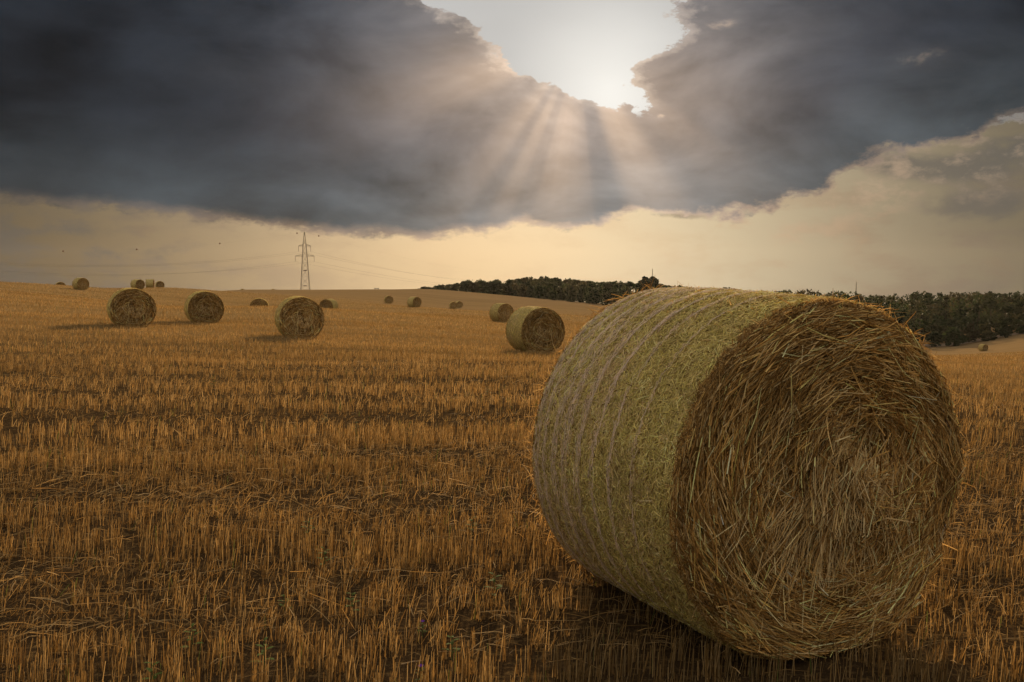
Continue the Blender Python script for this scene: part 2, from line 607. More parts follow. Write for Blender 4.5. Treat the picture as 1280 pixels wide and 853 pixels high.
def mat_straw(name, trans=0.35, rough=0.7, gain=1.0, spec=0.12, vary=0.0):
    m, g = new_mat(name)
    a = g.node('ShaderNodeVertexColor', layer_name='Col')
    tc = g.node('ShaderNodeTexCoord')
    n = g.noise(tc.outputs['Object'], 35.0, 3, 0.6)
    c = g.vscale(a.outputs[0], g.mul(g.add(0.66, g.mul(n, 0.68)), gain))
    if vary:
        oi = g.node('ShaderNodeObjectInfo')
        c = g.vscale(c, g.lin(oi.outputs['Random'], 0, 1, 1 - vary, 1 + vary))
    p = g.node('ShaderNodeBsdfPrincipled')
    g.put(p.inputs['Base Color'], c)
    p.inputs['Roughness'].default_value = rough
    p.inputs['Specular IOR Level'].default_value = spec
    t = g.node('ShaderNodeBsdfTranslucent')
    g.put(t.inputs[0], g.mix(1.0, c, (1.0, 0.88, 0.68), 'MULTIPLY'))
    mx = g.node('ShaderNodeMixShader')
    mx.inputs[0].default_value = trans
    g.l.new(p.outputs[0], mx.inputs[1])
    g.l.new(t.outputs[0], mx.inputs[2])
    o = g.node('ShaderNodeOutputMaterial')
    g.l.new(mx.outputs[0], o.inputs[0])
    return m


def mat_plain(name, col, rough=0.6, metal=0.0, var=0.25, scale=8.0):
    m, g = new_mat(name)
    tc = g.node('ShaderNodeTexCoord')
    n = g.noise(tc.outputs['Object'], scale, 5, 0.6)
    p = g.node('ShaderNodeBsdfPrincipled')
    g.put(p.inputs['Base Color'], g.vscale(tuple(col), g.add(1 - var, g.mul(n, 2 * var))))
    p.inputs['Roughness'].default_value = rough
    p.inputs['Specular IOR Level'].default_value = 0.0 if rough >= 1 else 0.4
    p.inputs['Metallic'].default_value = metal
    o = g.node('ShaderNodeOutputMaterial')
    g.l.new(p.outputs[0], o.inputs[0])
    return m


def mat_field():
    m, g = new_mat('stubble_field_soil')
    geo = g.node('ShaderNodeNewGeometry')
    P = geo.outputs['Position']
    sp = g.node('ShaderNodeSeparateXYZ')
    g.put(sp.inputs[0], P)
    d = g.m('SQRT', g.add(g.mul(sp.outputs[0], sp.outputs[0]), g.mul(sp.outputs[1], sp.outputs[1])))
    fine = g.noise(P, 26.0, 5, 0.7)
    clod = g.noise(P, 5.0, 6, 0.65)
    rows = g.noise(g.vmul(P, (0.05, 0.9, 0.3)), 1.0, 5, 0.62)
    rows2 = g.noise(g.vmul(P, (0.012, 0.22, 0.1)), 1.0, 5, 0.6)
    chaff = g.noise(g.vmul(P, (14, 26, 20)), 1.0, 4, 0.7)
    soil = g.mix(clod, (0.036, 0.023, 0.012), (0.085, 0.054, 0.027))
    straw = g.mix(fine, (0.20, 0.125, 0.05), (0.40, 0.265, 0.115))
    straw = g.mix(g.ss(d, 90.0, 300.0), straw, g.mix(fine, (0.215, 0.14, 0.068), (0.31, 0.21, 0.108)))
    straw = g.vscale(straw, g.add(0.30, g.add(g.mul(rows, 0.65), g.mul(rows2, 0.5))))
    # how much of the soil the cut straw covers: thin close by where the stalks are modelled, full further out
    cov = g.add(g.mul(g.ss(chaff, 0.50, 0.66), 0.45), g.mul(g.ss(d, 9.0, 46.0), 0.9))
    c = g.mix(g.m('MINIMUM', cov, 1.0), soil, straw)
    p = g.node('ShaderNodeBsdfDiffuse')
    g.put(p.inputs['Color'], c)
    b = g.node('ShaderNodeBump')
    b.inputs['Strength'].default_value = 0.9
    b.inputs['Distance'].default_value = 0.12
    g.put(b.inputs['Height'], g.add(g.mul(clod, 0.5), g.add(g.mul(fine, 0.45), g.mul(rows, 0.9))))
    g.l.new(b.outputs[0], p.inputs['Normal'])
    o = g.node('ShaderNodeOutputMaterial')
    g.l.new(p.outputs[0], o.inputs[0])
    return m


M_STUB = mat_straw('cut_straw', trans=0.38, rough=0.75, spec=0.06)
M_BALE = mat_straw('bale_straw', trans=0.22, rough=0.6)
M_NETTED = mat_straw('netted_straw', trans=0.15, rough=0.8, spec=0.05)
M_BALE_FAR = mat_straw('bale_straw_far', trans=0.22, rough=0.7, gain=0.8, vary=0.18)  # far bale ends: darker tone, varied from bale to bale
M_NETTED_FAR = mat_straw('netted_straw_far', trans=0.2, rough=0.8, spec=0.05, vary=0.12)  # far bale sides: tone varied from bale to bale
M_NET = mat_straw('net_thread', trans=0.3, rough=0.8, spec=0.08)
M_FUZZ = mat_straw('fringe_straw', trans=0.55, rough=0.75, spec=0.05)
M_CORE = mat_straw('packed_straw', trans=0.0, rough=0.9, spec=0.05)


# ------------------------------------------------------------------ the field
def build_field():
    daz = 0.32
    front = np.arange(-44, 44 + daz, daz)
    rest = np.linspace(44, 316, 92)[1:-1]
    az = np.radians(np.concatenate([front, rest]))
    rr = np.concatenate([np.exp(np.linspace(math.log(0.7), math.log(60), 150)), np.exp(np.linspace(math.log(61.5), math.log(700), 130)), np.exp(np.linspace(math.log(745), math.log(1400), 10))])
    na, nr = len(az), len(rr)
    A, Rr = np.meshgrid(az, rr)
    X, Y = Rr * np.sin(A), Rr * np.cos(A)
    Zn = ground(X, Y)
    far = Rr > 690
    Zf = ground_base(X[far], Y[far])
    Zn[far] = Zf
    V = np.stack([X, Y, Zn], -1).reshape(-1, 3)
    V = np.concatenate([V, [[0, 0, gz1(0, 0.01)]]])
    i = np.arange(nr - 1)[:, None] * na
    j = np.arange(na)[None, :]
    j2 = (j + 1) % na
    q = np.stack([i + j, i + j2, i + na + j2, i + na + j], -1).reshape(-1, 4)[:, ::-1]
    t = np.stack([np.arange(na), (np.arange(na) + 1) % na, np.full(na, nr * na)], 1)
    me = np_mesh('field', V, q, t)
    link('field', me, mat_field(), kind='structure', label='harvested stubble field rolling away to low crests')


build_field()

HERO = dict(x=1.037, y=4.20, yaw=0.438, L=1.19, Rf=0.75, Rb=0.775, flat=0.06)


def keep_off_hero(x, y):
    dx, dy = x - HERO['x'], y - HERO['y']
    c, s = math.cos(HERO['yaw']), math.sin(HERO['yaw'])
    lx, ly = dx * c + dy * s, -dx * s + dy * c
    return ~((np.abs(ly) < .60) & (np.abs(lx) < .30))


STRAW = np.array([[.37, .235, .090], [.30, .185, .068], [.44, .30, .135], [.23, .138, .050], [.37, .26, .125], [.18, .108, .042]])


def straw_cols(n, bright=1.0, pal=STRAW, jit=.18, r=rng):
    c = pal[r.integers(0, len(pal), n)]
    return np.clip(c * bright * (1 + jit * r.normal(size=(n, 1))), .01, .9)


def wedge(n, d0, d1, half=38):
    """random points of the field in view between two distances, even over the area"""
    d = np.sqrt(rng.random(n) * (d1 * d1 - d0 * d0) + d0 * d0)
    a = np.radians((rng.random(n) * 2 - 1) * half)
    return d * np.sin(a), d * np.cos(a)


def band(x, y):
    """wheel bands and patches running across the field: 0 = flattened, 1 = upright"""
    w = y + .7 * fbm(x * .10, y * .1, seed=41) + x * .03
    b = np.sin((w + .95) * 2 * math.pi / 1.85) * .48 + np.sin(w * 2 * math.pi / .80 + 1.3) * .20 + .95 * fbm(x * .30, w * 1.2, seed=17) + .55
    return np.clip(b, 0, 1)


def build_stubble():
    g = Geo()
    row = 0.135
    for d0, d1, dens, k, w0, half, tall, till in ((1.2, 9, 1150, 2, .0040, 44, 1.0, 6), (9, 20, 480, 2, .0050, 40, .95, 5), (20, 44, 240, 2, .0060, 38, .9, 3), (40, 90, 48, 2, .015, 37, .9, 1), (80, 200, 8, 2, .036, 37, .9, 1)):
        npl = int(dens * math.radians(half) * (d1 * d1 - d0 * d0) / till)
        x, y = wedge(npl, d0, d1, half)
        if d1 <= 44:                                       # drilled rows
            yr = np.round((y + x * .03) / row) * row - x * .03 + .013 * rng.normal(size=npl)
            y = np.where(rng.random(npl) < .85, yr, y)
        # several stalks spring from one plant
        x = np.repeat(x, till) + .021 * rng.normal(size=npl * till)
        y = np.repeat(y, till) + .009 * rng.normal(size=npl * till)
        n = len(x)
        b = band(x, y)
        dd = np.hypot(x, y)
        thin = 1 - np.clip((dd - d1 * .62) / (d1 * .38), 0, 1) * (.96 if d0 >= 80 else 0)
        keep = keep_off_hero(x, y) & (rng.random(n) < (.62 + .38 * b) * thin)
        x, y, b = x[keep], y[keep], b[keep]
        n = len(x)
        z = ground(x, y) - .01
        h = (.058 + .064 * b + .026 * rng.normal(size=n).clip(-1.5, 2.2)).clip(.03, .26) * tall
        lean = (.15 + .55 * (1 - b) ** 1.5) * np.abs(rng.normal(size=n)).clip(0, 1.6)
        la = rng.normal(size=n) * 1.1 + .35 + 2.2 * vnoise(x * .5, y * .8, seed=5)
        L = np.stack([np.cos(la) * np.sin(lean), np.sin(la) * np.sin(lean), np.cos(lean)], -1)
        p0 = np.stack([x, y, z], -1)
        P = [p0 + L * (h * t)[:, None] for t in np.linspace(0, 1, k)]
        if k == 3:
            P[1] = P[1] + rng.normal(size=(n, 3)) * .004
        P = np.stack(P, 1)
        yaw = rng.random(n) * 2 * math.pi
        N = np.stack([np.cos(yaw), np.sin(yaw), np.zeros(n)], -1)
        N = np.repeat(N[:, None], k, 1)
        w = w0 * (.75 + .5 * rng.random(n))
        patch = 1 + .30 * fbm(x * .25, y * 1.1, seed=77) + .45 * fbm(x * .03, y * .5, seed=78)
        col = straw_cols(n) * patch[:, None]
        col = col * np.interp(np.hypot(x, y), [0, 10, 40, 120], [.96, 1.0, .90, .86])[:, None]
        gn = rng.random(n) < .012
        col[gn] = (.13, .17, .045)
        ribbons(g, P, N, w, col, ridge=.55 if d1 <= 9 else 0)
    link('stubble', g.mesh('stubble'), M_STUB, kind='stuff', label='cut golden stubble standing in rows over the field')

    # chopped straw lying between the stalks
    g = Geo()
    for d0, d1, n, w0, half in ((1.2, 9, 14000, .0036, 44), (9, 22, 8000, .005, 40)):
        x, y = wedge(n, d0, d1, half)
        b = band(x, y)
        k_ = keep_off_hero(x, y) & (rng.random(n) < 1.15 - b)
        x, y = x[k_], y[k_]
        n = len(x)
        l = .05 + .17 * rng.random(n) ** 1.6
        a = rng.normal(size=n) * .9 + .2
        tilt = rng.normal(size=n) * .20
        Dv = np.stack([np.cos(a) * np.cos(tilt), np.sin(a) * np.cos(tilt), np.sin(tilt)], -1)
        p = np.stack([x, y, ground(x, y) + .012 + .075 * rng.random(n) ** 1.5], -1)
        bend = np.stack([np.zeros(n), np.zeros(n), -.015 * rng.random(n)], -1)
        P = np.stack([p - Dv * l[:, None] * .5 + bend, p, p + Dv * l[:, None] * .5 + bend], 1)
        N = np.repeat(norm(np.array([0, 0, 1.0]) + .4 * rng.normal(size=(n, 3)))[:, None], 3, 1)
        ribbons(g, P, N, w0 * (.7 + .6 * rng.random(n)), straw_cols(n, 1.08), ridge=.5 if d1 <= 9 else 0)
    link('loose_straw', g.mesh('loose_straw'), M_STUB, kind='stuff', label='loose chopped straw lying between the stubble rows')


build_stubble()


# ------------------------------------------------------------------ round bales
FACE_PAL = np.array([[.47, .28, .088], [.37, .21, .060], [.60, .385, .140], [.26, .140, .038], [.72, .50, .21], [.17, .09, .027], [.40, .23, .068]])
GREEN_PAL = np.array([[.68, .555, .20], [.60, .50, .15], [.75, .61, .26], [.54, .435, .125], [.70, .52, .20]])
PINK_PAL = np.array([[.68, .50, .255], [.58, .41, .19], [.75, .58, .34], [.66, .50, .20]])


def bale_radius(s, th, B):
    """s: 0 at the front face .. 1 at the back; th: angle round the axis"""
    r = B['Rf'] + (B['Rb'] - B['Rf']) * np.sin(np.clip(s, 0, 1) * math.pi * .62)
    e = np.minimum(s, 1 - s) * B['L']
    r = r - .030 * np.clip(1 - e / .05, 0, 1) ** 2
    return r + .011 * fbm(np.cos(th) * 2.2 + 5, np.sin(th) * 2.2, s * 3, seed=11) + .006 * fbm(np.cos(th) * 9, np.sin(th) * 9, s * 11, seed=12)


def squash(P, B):
    """the underside settles flat on the ground"""
    zf = -B['Rf'] + B['flat']
    z = P[..., 2]
    k = .05
    z2 = np.where(z < zf + k, zf + k * np.exp((z - zf - k) / k), z)
    P[..., 2] = z2
    bulge = np.clip((-.35 - z) / .4, 0, 1)
    P[..., 0] *= 1 + .018 * np.clip(bulge, 0, 1)
    return P


def side_pt(s, th, B, lift=0.0):
    r = bale_radius(s, th, B) + lift
    P = np.stack([r * np.cos(th), -B['L'] / 2 + s * B['L'], r * np.sin(th)], -1)
    return squash(P, B)


def face_depth(x, z, B, sgn):
    """relief of an end face: rolled layers, ledges and a hollow where the roll begins; > 0 stands out"""
    ox, oz = B['eye']
    rho = np.hypot(x, z) / B['Rf']
    r2 = np.hypot(x - ox, z - oz)
    th = np.arctan2(z - oz, x - ox)
    lay = (r2 / .085 + th / (2 * math.pi) + .9 * fbm(x * 3, z * 3, seed=21)) % 1.0
    d = .026 * (lay - .5) + .050 * fbm(x * 3.2, z * 3.2, seed=22) + .032 * fbm(x * 8, z * 8, seed=23)
    d = d - .13 * np.exp(-(r2 / .10) ** 2) + .02 * np.exp(-((r2 - .27) / .16) ** 2)
    d = d - .055 * np.exp(-(((x - B['pit'][0]) / .16) ** 2 + ((z - B['pit'][1]) / .07) ** 2))
    wd = np.clip(.25 - np.sin(th + .55), 0, 1)
    rl = .42 + .06 * fbm(np.cos(th) * 3, np.sin(th) * 3, seed=29)
    d = d + .050 * wd * np.clip((rl - r2) / .05 + .5, 0, 1) - .060 * wd * np.exp(-((r2 - rl - .055) / .05) ** 2)
    return d - .05 * np.clip((rho - .93) / .07, 0, 1) ** 2


def face_xy(rho, th, B):
    ox, oz = B['eye']
    k = np.clip(1 - rho, 0, 1) ** 1.25
    return ox * k + B['Rf'] * rho * np.cos(th), oz * k + B['Rf'] * rho * np.sin(th)


def bale_core(B, nt=160, ns=28, nr=30):
    g = Geo()
    th = np.linspace(0, 2 * math.pi, nt, endpoint=False)
    s = np.linspace(.0, 1, ns)
    S, T = np.meshgrid(s, th, indexing='ij')
    V = side_pt(S, T, B, -.012)
    i = np.arange(ns - 1)[:, None] * nt
    j = np.arange(nt)[None]
    q = np.stack([i + j, i + (j + 1) % nt, i + nt + (j + 1) % nt, i + nt + j], -1).reshape(-1, 4)
    g.add(V.reshape(-1, 3), q[:, ::-1], col=(.42, .33, .135))
    for sgn in (-1, 1):
        rr = np.linspace(0, 1, nr) ** .9
        Rr, T = np.meshgrid(rr, th, indexing='ij')
        x, z = face_xy(Rr, T, B)
        rim = bale_radius(np.full(nt, 0. if sgn < 0 else 1.), th, B) - .012
        kx = Rr ** 6
        x = x * (1 - kx) + kx * (rim * np.cos(th))[None]
        z = z * (1 - kx) + kx * (rim * np.sin(th))[None]
        dep = face_depth(x, z, B, sgn) * (1 - Rr ** 8)
        V = squash(np.stack([x, sgn * (B['L'] / 2 + dep - B.get('deep', .016) * (1 - Rr ** 8)), z], -1), B)
        i = np.arange(nr - 1)[:, None] * nt
        q = np.stack([i + j, i + (j + 1) % nt, i + nt + (j + 1) % nt, i + nt + j], -1).reshape(-1, 4)
        g.add(V.reshape(-1, 3), q if sgn < 0 else q[:, ::-1], col=(.17, .10, .036))  # core ends coloured dark to deepen the shaded gaps between straws
    return g.mesh('bale_core')


def face_straws(B, n, sgn, wid, ridge, r, k=4, lmul=1.0, tufts=0):
    """straws of a rolled end face, following the roll and getting tangled towards its eye"""
    g = Geo()
    nt_ = n
    rho = np.sqrt(r.random(nt_)) * .995
    th = r.random(nt_) * 2 * math.pi
    up = np.zeros(nt_)
    tuft_a = np.zeros(nt_)
    dark = np.ones(nt_)
    if tufts:                                          # locks of straw that stand proud together
        per = 26
        trho = np.repeat(np.sqrt(r.random(tufts)) * .97, per)
        tth = np.repeat(r.random(tufts) * 2 * math.pi, per)
        ta = np.repeat(r.normal(size=tufts) * .26, per)
        tu = np.repeat(.008 + .030 * r.random(tufts) ** 1.5, per)
        td = np.repeat(.72 + .65 * r.random(tufts), per)
        m = tufts * per
        trho = np.clip(trho + .028 * r.normal(size=m), .01, .99)
        tth = tth + .055 * r.normal(size=m) / np.maximum(trho, .15)
        rho, th = np.concatenate([rho, trho]), np.concatenate([th, tth])
        up, tuft_a, dark = np.concatenate([up, tu]), np.concatenate([tuft_a, ta]), np.concatenate([dark, td])
    n = len(rho)
    is_t = np.arange(n) >= nt_
    x, z = face_xy(rho, th, B)
    inner = np.clip(1 - rho / .60, 0, 1)
    hang = np.exp(-(((x + .06) / .28) ** 2 + ((z + .08) / .20) ** 2))      # combed, hanging straw below the eye
    l = (.11 + .24 * r.random(n) ** 1.2) * lmul * (1 - .4 * inner)
    tang = th + math.pi / 2
    dev = .08 + r.normal(size=n) * (.085 + .28 * inner) + np.where((r.random(n) < .10) & ~is_t, r.normal(size=n) * .8, 0)
    mess = fbm(x * 3.5, z * 3.5, seed=25) * (.22 + 1.6 * inner)
    ang = tang + dev + mess + tuft_a * (1 + 1.5 * inner)
    hg = r.random(n) < hang * .8
    ang = np.where(hg, -math.pi / 2 - .20 + .26 * r.normal(size=n) + (x + .05) * 1.1, ang)
    flip = (r.random(n) < .5) & ~hg
    ang = np.where(flip, ang + math.pi, ang)
    t = np.linspace(-.5, .5, k)[None]
    turn = np.where(hg, 0.0, l / (np.maximum(rho, .35) * B['Rf']))
    da = ang[:, None] + turn[:, None] * t * .55 + (.10 * r.normal(size=n))[:, None] * t
    px = x[:, None] + l[:, None] * t * np.cos(da)
    pz = z[:, None] + l[:, None] * t * np.sin(da)
    rr = np.hypot(px, pz)
    lim = B['Rf'] * .995
    f = np.where(rr > lim, lim / rr, 1.0)
    px, pz = px * f, pz * f
    layer = r.random(n) ** 1.2
    fd = face_depth(px, pz, B, sgn)
    dep = fd.mean(1)[:, None] * .8 + fd * .2
    dp = B.get('deep', .016)
    lift = -dp * .9 + (dp * .9 + .012) * layer[:, None] ** .8 + up[:, None] + (.045 * r.normal(size=n))[:, None] * t + np.where(r.random(n) < .05, .05 * r.random(n), 0)[:, None] * (t + .5) ** 2
    lift = lift + np.where(hg, .016, 0)[:, None]
    edge = np.clip((np.hypot(px, pz) / B['Rf'] - .93) / .07, 0, 1)
    py = sgn * (B['L'] / 2 + dep + lift * (1 - .6 * edge))
    P = squash(np.stack([px, py, pz], -1), B)
    N = norm(np.array([0, sgn * 1.0, 0]) + .55 * r.normal(size=(n, 3)))
    N = np.repeat(N[:, None], k, 1)
    tone = (1 + .6 * fbm(x * 3.0, z * 3.0, seed=28) + .22 * (layer - .5)) * dark * np.exp(.34 * r.normal(size=n))  # straws lying deeper get a darker colour, shade painted into the tone
    col = straw_cols(n, 1.0, FACE_PAL, .12, r) * tone[:, None]
    pale = (hg & (r.random(n) < .6)) | (r.random(n) < .09)
    col[pale] = straw_cols(int(pale.sum()), 1.0, np.array([[.70, .50, .235], [.62, .43, .19], [.78, .60, .32]]), .14, r)
    ribbons(g, P, N, wid * np.exp(.32 * r.normal(size=n)).clip(.45, 1.9), np.clip(col, .02, .8), ridge)
    return g


def side_straws(B, n, wid, r, net_from=.42, lmul=1.0):
    g = Geo()
    s = r.random(n)
    th = r.random(n) * 2 * math.pi
    l = (.014 + .060 * r.random(n) ** 2.2) * lmul
    a = r.normal(size=n) * .95                         # 0 = round the bale
    k = 2
    t = np.linspace(-.5, .5, k)[None]
    ss_ = np.clip(s[:, None] + l[:, None] * t * np.sin(a)[:, None] / B['L'], .003, .997)
    tt = th[:, None] + l[:, None] * t * np.cos(a)[:, None] / B['Rf']
    lift = (-.008 + .012 * r.random(n))[:, None] + (.007 * r.normal(size=n))[:, None] * t
    P = side_pt(ss_, tt, B, lift)
    Nn = np.stack([np.cos(tt), np.zeros_like(tt), np.sin(tt)], -1)
    N = norm(Nn + .35 * r.normal(size=(n, 1, 3)))
    pink = np.clip((s - net_from) / .2, 0, 1) * .38 + .8 * fbm(np.cos(th) * 2, np.sin(th) * 2, s * 14, seed=51)
    col = straw_cols(n, 1.0, GREEN_PAL, .20, r)
    pk = r.random(n) < pink
    col[pk] = straw_cols(int(pk.sum()), 1.0, PINK_PAL, .16, r)
    rim = (s < .045 + .05 * fbm(np.cos(th) * 6, np.sin(th) * 6, seed=57)) | (s > .965)
    col[rim] = straw_cols(int(rim.sum()), 1.05, FACE_PAL, .16, r)
    tone = 1 + .3 * fbm(np.cos(th) * 4, np.sin(th) * 4, s * 6, seed=53)
    ribbons(g, P, N, wid * (.6 + .8 * r.random(n)), np.clip(col * tone[:, None], .02, .8), 0)
    return g


def stray_straws(B, n, wid, r):
    """fringe of straws standing off the rims and the side"""
    g = Geo()
    th = r.random(n) * 2 * math.pi
    th = th[(np.sin(th) > -.8)]
    n = len(th)
    u = r.random(n)
    s = np.where(u < .22, .0 + .03 * r.random(n), np.where(u < .45, 1 - .04 * r.random(n), r.random(n)))
    l = .010 + .090 * r.random(n) ** 3.5 * np.where(u < .45, 1.0, .35)
    rad = np.stack([np.cos(th), np.zeros(n), np.sin(th)], -1)
    tan = np.stack([-np.sin(th), np.zeros(n), np.cos(th)], -1)
    ax = np.array([0, 1.0, 0]) * np.where(s < .5, -1, 1)[:, None]
    D = norm(rad * np.where(u < .45, .25 + .5 * r.random(n) ** 2, .35 + .8 * r.random(n))[:, None] + tan * (r.normal(size=n) * 1.0)[:, None] + ax * (r.normal(size=n) * .55 + .1)[:, None])
    p = side_pt(s, th, B, -.006)
    dr = rad * (-.012 * r.random(n))[:, None] + np.array([0, 0, -1.0]) * (.010 * r.random(n))[:, None]
    P = np.stack([p - D * .03, p + D * l[:, None] * .5, p + D * l[:, None] + dr], 1)
    N = np.repeat(norm(r.normal(size=(n, 3)))[:, None], 3, 1)
    ribbons(g, P, N, wid * (.6 + .6 * r.random(n)), straw_cols(n, 1.1, STRAW, .15, r), .5)
    return g


def net_threads(B, r, stripes, per=5):
    """knitted bale net: bundles of pale thread wound round the side, joined by slanting threads"""
    g = Geo()
    m = 150
    for s0, wd, cnt, a0, a1 in stripes:
        for q in range(cnt):
            so = s0 + wd * r.normal()
            t = np.linspace(0, 2 * math.pi, m) + r.random() * 6
            zig = .0035 * np.where(np.arange(m) % 2 == 0, 1, -1)
            s = np.clip(so + zig + .010 * fbm(np.cos(t) * 2 + q, np.sin(t) * 2, seed=61 + q) + .004 * r.normal(size=m), .02, .985)
            P = side_pt(s, t, B, .003 + .004 * r.random(m))
            N = np.stack([np.cos(t), np.zeros(m), np.sin(t)], -1)
            # thread shows in lengths, dipping under the straw between them
            on = vnoise(np.cos(t) * 7 + q * 3, np.sin(t) * 7, s * 30, seed=70) > -.12
            for i0 in range(0, m - 6, 5):
                if on[i0]:
                    e = i0 + 6
                    c = np.array([[.82, .68, .56]]) * (.75 + .4 * r.random())
                    ribbons(g, P[None, i0:e], N[None, i0:e], np.array([.0014 + .0010 * r.random()]), c, .35)
        # short visible bits of the knitting between the windings
        m2 = cnt * 260
        s = np.clip(s0 + wd * 1.25 * r.normal(size=m2), .02, .985)
        t = r.random(m2) * 2 * math.pi
        ok = fbm(np.cos(t) * 5, np.sin(t) * 5, s * 40, seed=88) > -.12
        s, t = s[ok], t[ok]
        m2 = len(s)
        l = .008 + .022 * r.random(m2)
        a = .35 * r.normal(size=m2)
        u = np.linspace(-.5, .5, 3)[None]
        P = side_pt(np.clip(s[:, None] + l[:, None] * u * np.sin(a)[:, None] / B['L'], .01, .99), t[:, None] + l[:, None] * u * np.cos(a)[:, None] / B['Rf'], B, .001 + .005 * r.random(m2)[:, None])
        tt = np.repeat(t[:, None], 3, 1)
        N = np.stack([np.cos(tt), np.zeros_like(tt), np.sin(tt)], -1)
        ribbons(g, P, N, .0022 + .0016 * r.random(m2), np.array([[.80, .615, .44]]) * (.7 + .5 * r.random((m2, 1))), 0)
    return g


HB = dict(HERO, eye=(.13, .17), pit=(.02, -.50), deep=.058)
ctr = Vector((HERO['x'], HERO['y'], 0))
hero = link('round_bale', None, label='huge foreground round straw bale with netted side and tangled spiral end', category='straw bale', group='round straw bales on the stubble field')
hero.location = (HERO['x'], HERO['y'], gz1(HERO['x'], HERO['y']) + .022)
hero.rotation_euler = (0, 0, HERO['yaw'])
HOFF = HERO['Rf'] - HERO['flat']


def lifted(g):
    for v in g.v:
        v[:, 2] += HOFF
    return g


r1 = np.random.default_rng(3)
me = bale_core(HB, 220, 40, 44)
co = np.empty(len(me.vertices) * 3, np.float32)
me.vertices.foreach_get('co', co)
co[2::3] += HOFF
me.vertices.foreach_set('co', co)
me.update()
link('packed_core', me, M_CORE, hero)
link('spiral_end_straw', lifted(face_straws(HB, 33000, -1, .0034, .5, r1, 3, 1.0, 520)).mesh('spiral_end_straw'), M_BALE, hero, kind='stuff', label='brown rolled straw of the open end, tangled at its eye')
link('rear_end_straw', lifted(face_straws(HB, 5000, 1, .006, 0, r1, 3)).mesh('rear_end_straw'), M_BALE, hero, kind='stuff')
link('netted_side_straw', lifted(side_straws(HB, 118000, .0030, r1)).mesh('netted_side_straw'), M_NETTED, hero, kind='stuff', label='yellow-green pressed straw of the round side')
link('net_wrap', lifted(net_threads(HB, r1, [(.93, .014, 7, 0, 1), (.86, .014, 8, 0, 1), (.78, .015, 9, 0, 1), (.70, .015, 10, 0, 1), (.60, .013, 9, 0, 1), (.49, .010, 8, 0, 1), (.385, .007, 5, 0, 1), (.25, .006, 2, 0, 1)])).mesh('net_wrap'), M_NET, hero, kind='stuff', label='pale net threads wound round the side')
link('stray_straw', lifted(stray_straws(HB, 18000, .0030, r1)).mesh('stray_straw'), M_FUZZ, hero, kind='stuff')
# a few long straws that poke out of the spiral end
for a, b, dy in (((.20, -.02), (.50, .13), .02), ((-.55, -.42), (-.10, .02), .03), ((.10, .40), (.06, .22), .02), ((-.16, -.10), (-.02, .06), .05), ((.02, -.30), (.20, -.52), .03)):
    g = Geo()
    t = np.linspace(0, 1, 5)[:, None]
    p0, p1 = np.array([a[0], 0, a[1]]), np.array([b[0], 0, b[1]])
    P = p0 * (1 - t) + p1 * t
    P[:, 1] = -(HERO['L'] / 2 + .035 + dy * t[:, 0] ** 2) - .02 * np.sin(t[:, 0] * 3)
    P[:, 2] += HOFF
    ribbons(g, P[None], np.repeat(np.array([[[0, -1.0, 0.2]]]), 5, 1), np.array([.0048]), np.array([[.55, .38, .17]]), .5)
    link('long_straw', g.mesh('long_straw'), M_BALE, hero)


# bales further off: two models, copied
def far_bale(seed):
    r = np.random.default_rng(seed)
    B = dict(L=1.2, Rf=.75, Rb=.76, flat=.07, eye=(r.normal() * .06, r.normal() * .06), pit=(-.05, -.2))
    off = B['Rf'] - B['flat']

    def up(gm):
        for v in gm.v:
            v[:, 2] += off
        return gm
    core = bale_core(B, 96, 12, 16)
    c = np.empty(len(core.vertices) * 3, np.float32)
    core.vertices.foreach_get('co', c)
    c[2::3] += off
    core.vertices.foreach_set('co', c)
    core.update()
    core.materials.append(M_CORE)
    end = up(face_straws(B, 3600, -1, .012, 0, r, 3, 1.25)).mesh('spiral_end_straw')
    end.materials.append(M_BALE_FAR)
    end2 = up(face_straws(B, 1500, 1, .016, 0, r, 3, 1.3)).mesh('rear_end_straw')
    end2.materials.append(M_BALE)
    sd = up(side_straws(B, 6500, .012, r, .42, 1.8)).mesh('netted_side_straw')
    sd.materials.append(M_NETTED_FAR)
    fr = up(stray_straws(B, 1400, .006, r)).mesh('stray_straw')
    fr.materials.append(M_FUZZ)
    return [('packed_core', core, None), ('spiral_end_straw', end, 'stuff'), ('rear_end_straw', end2, 'stuff'), ('netted_side_straw', sd, 'stuff'), ('stray_straw', fr, 'stuff')]


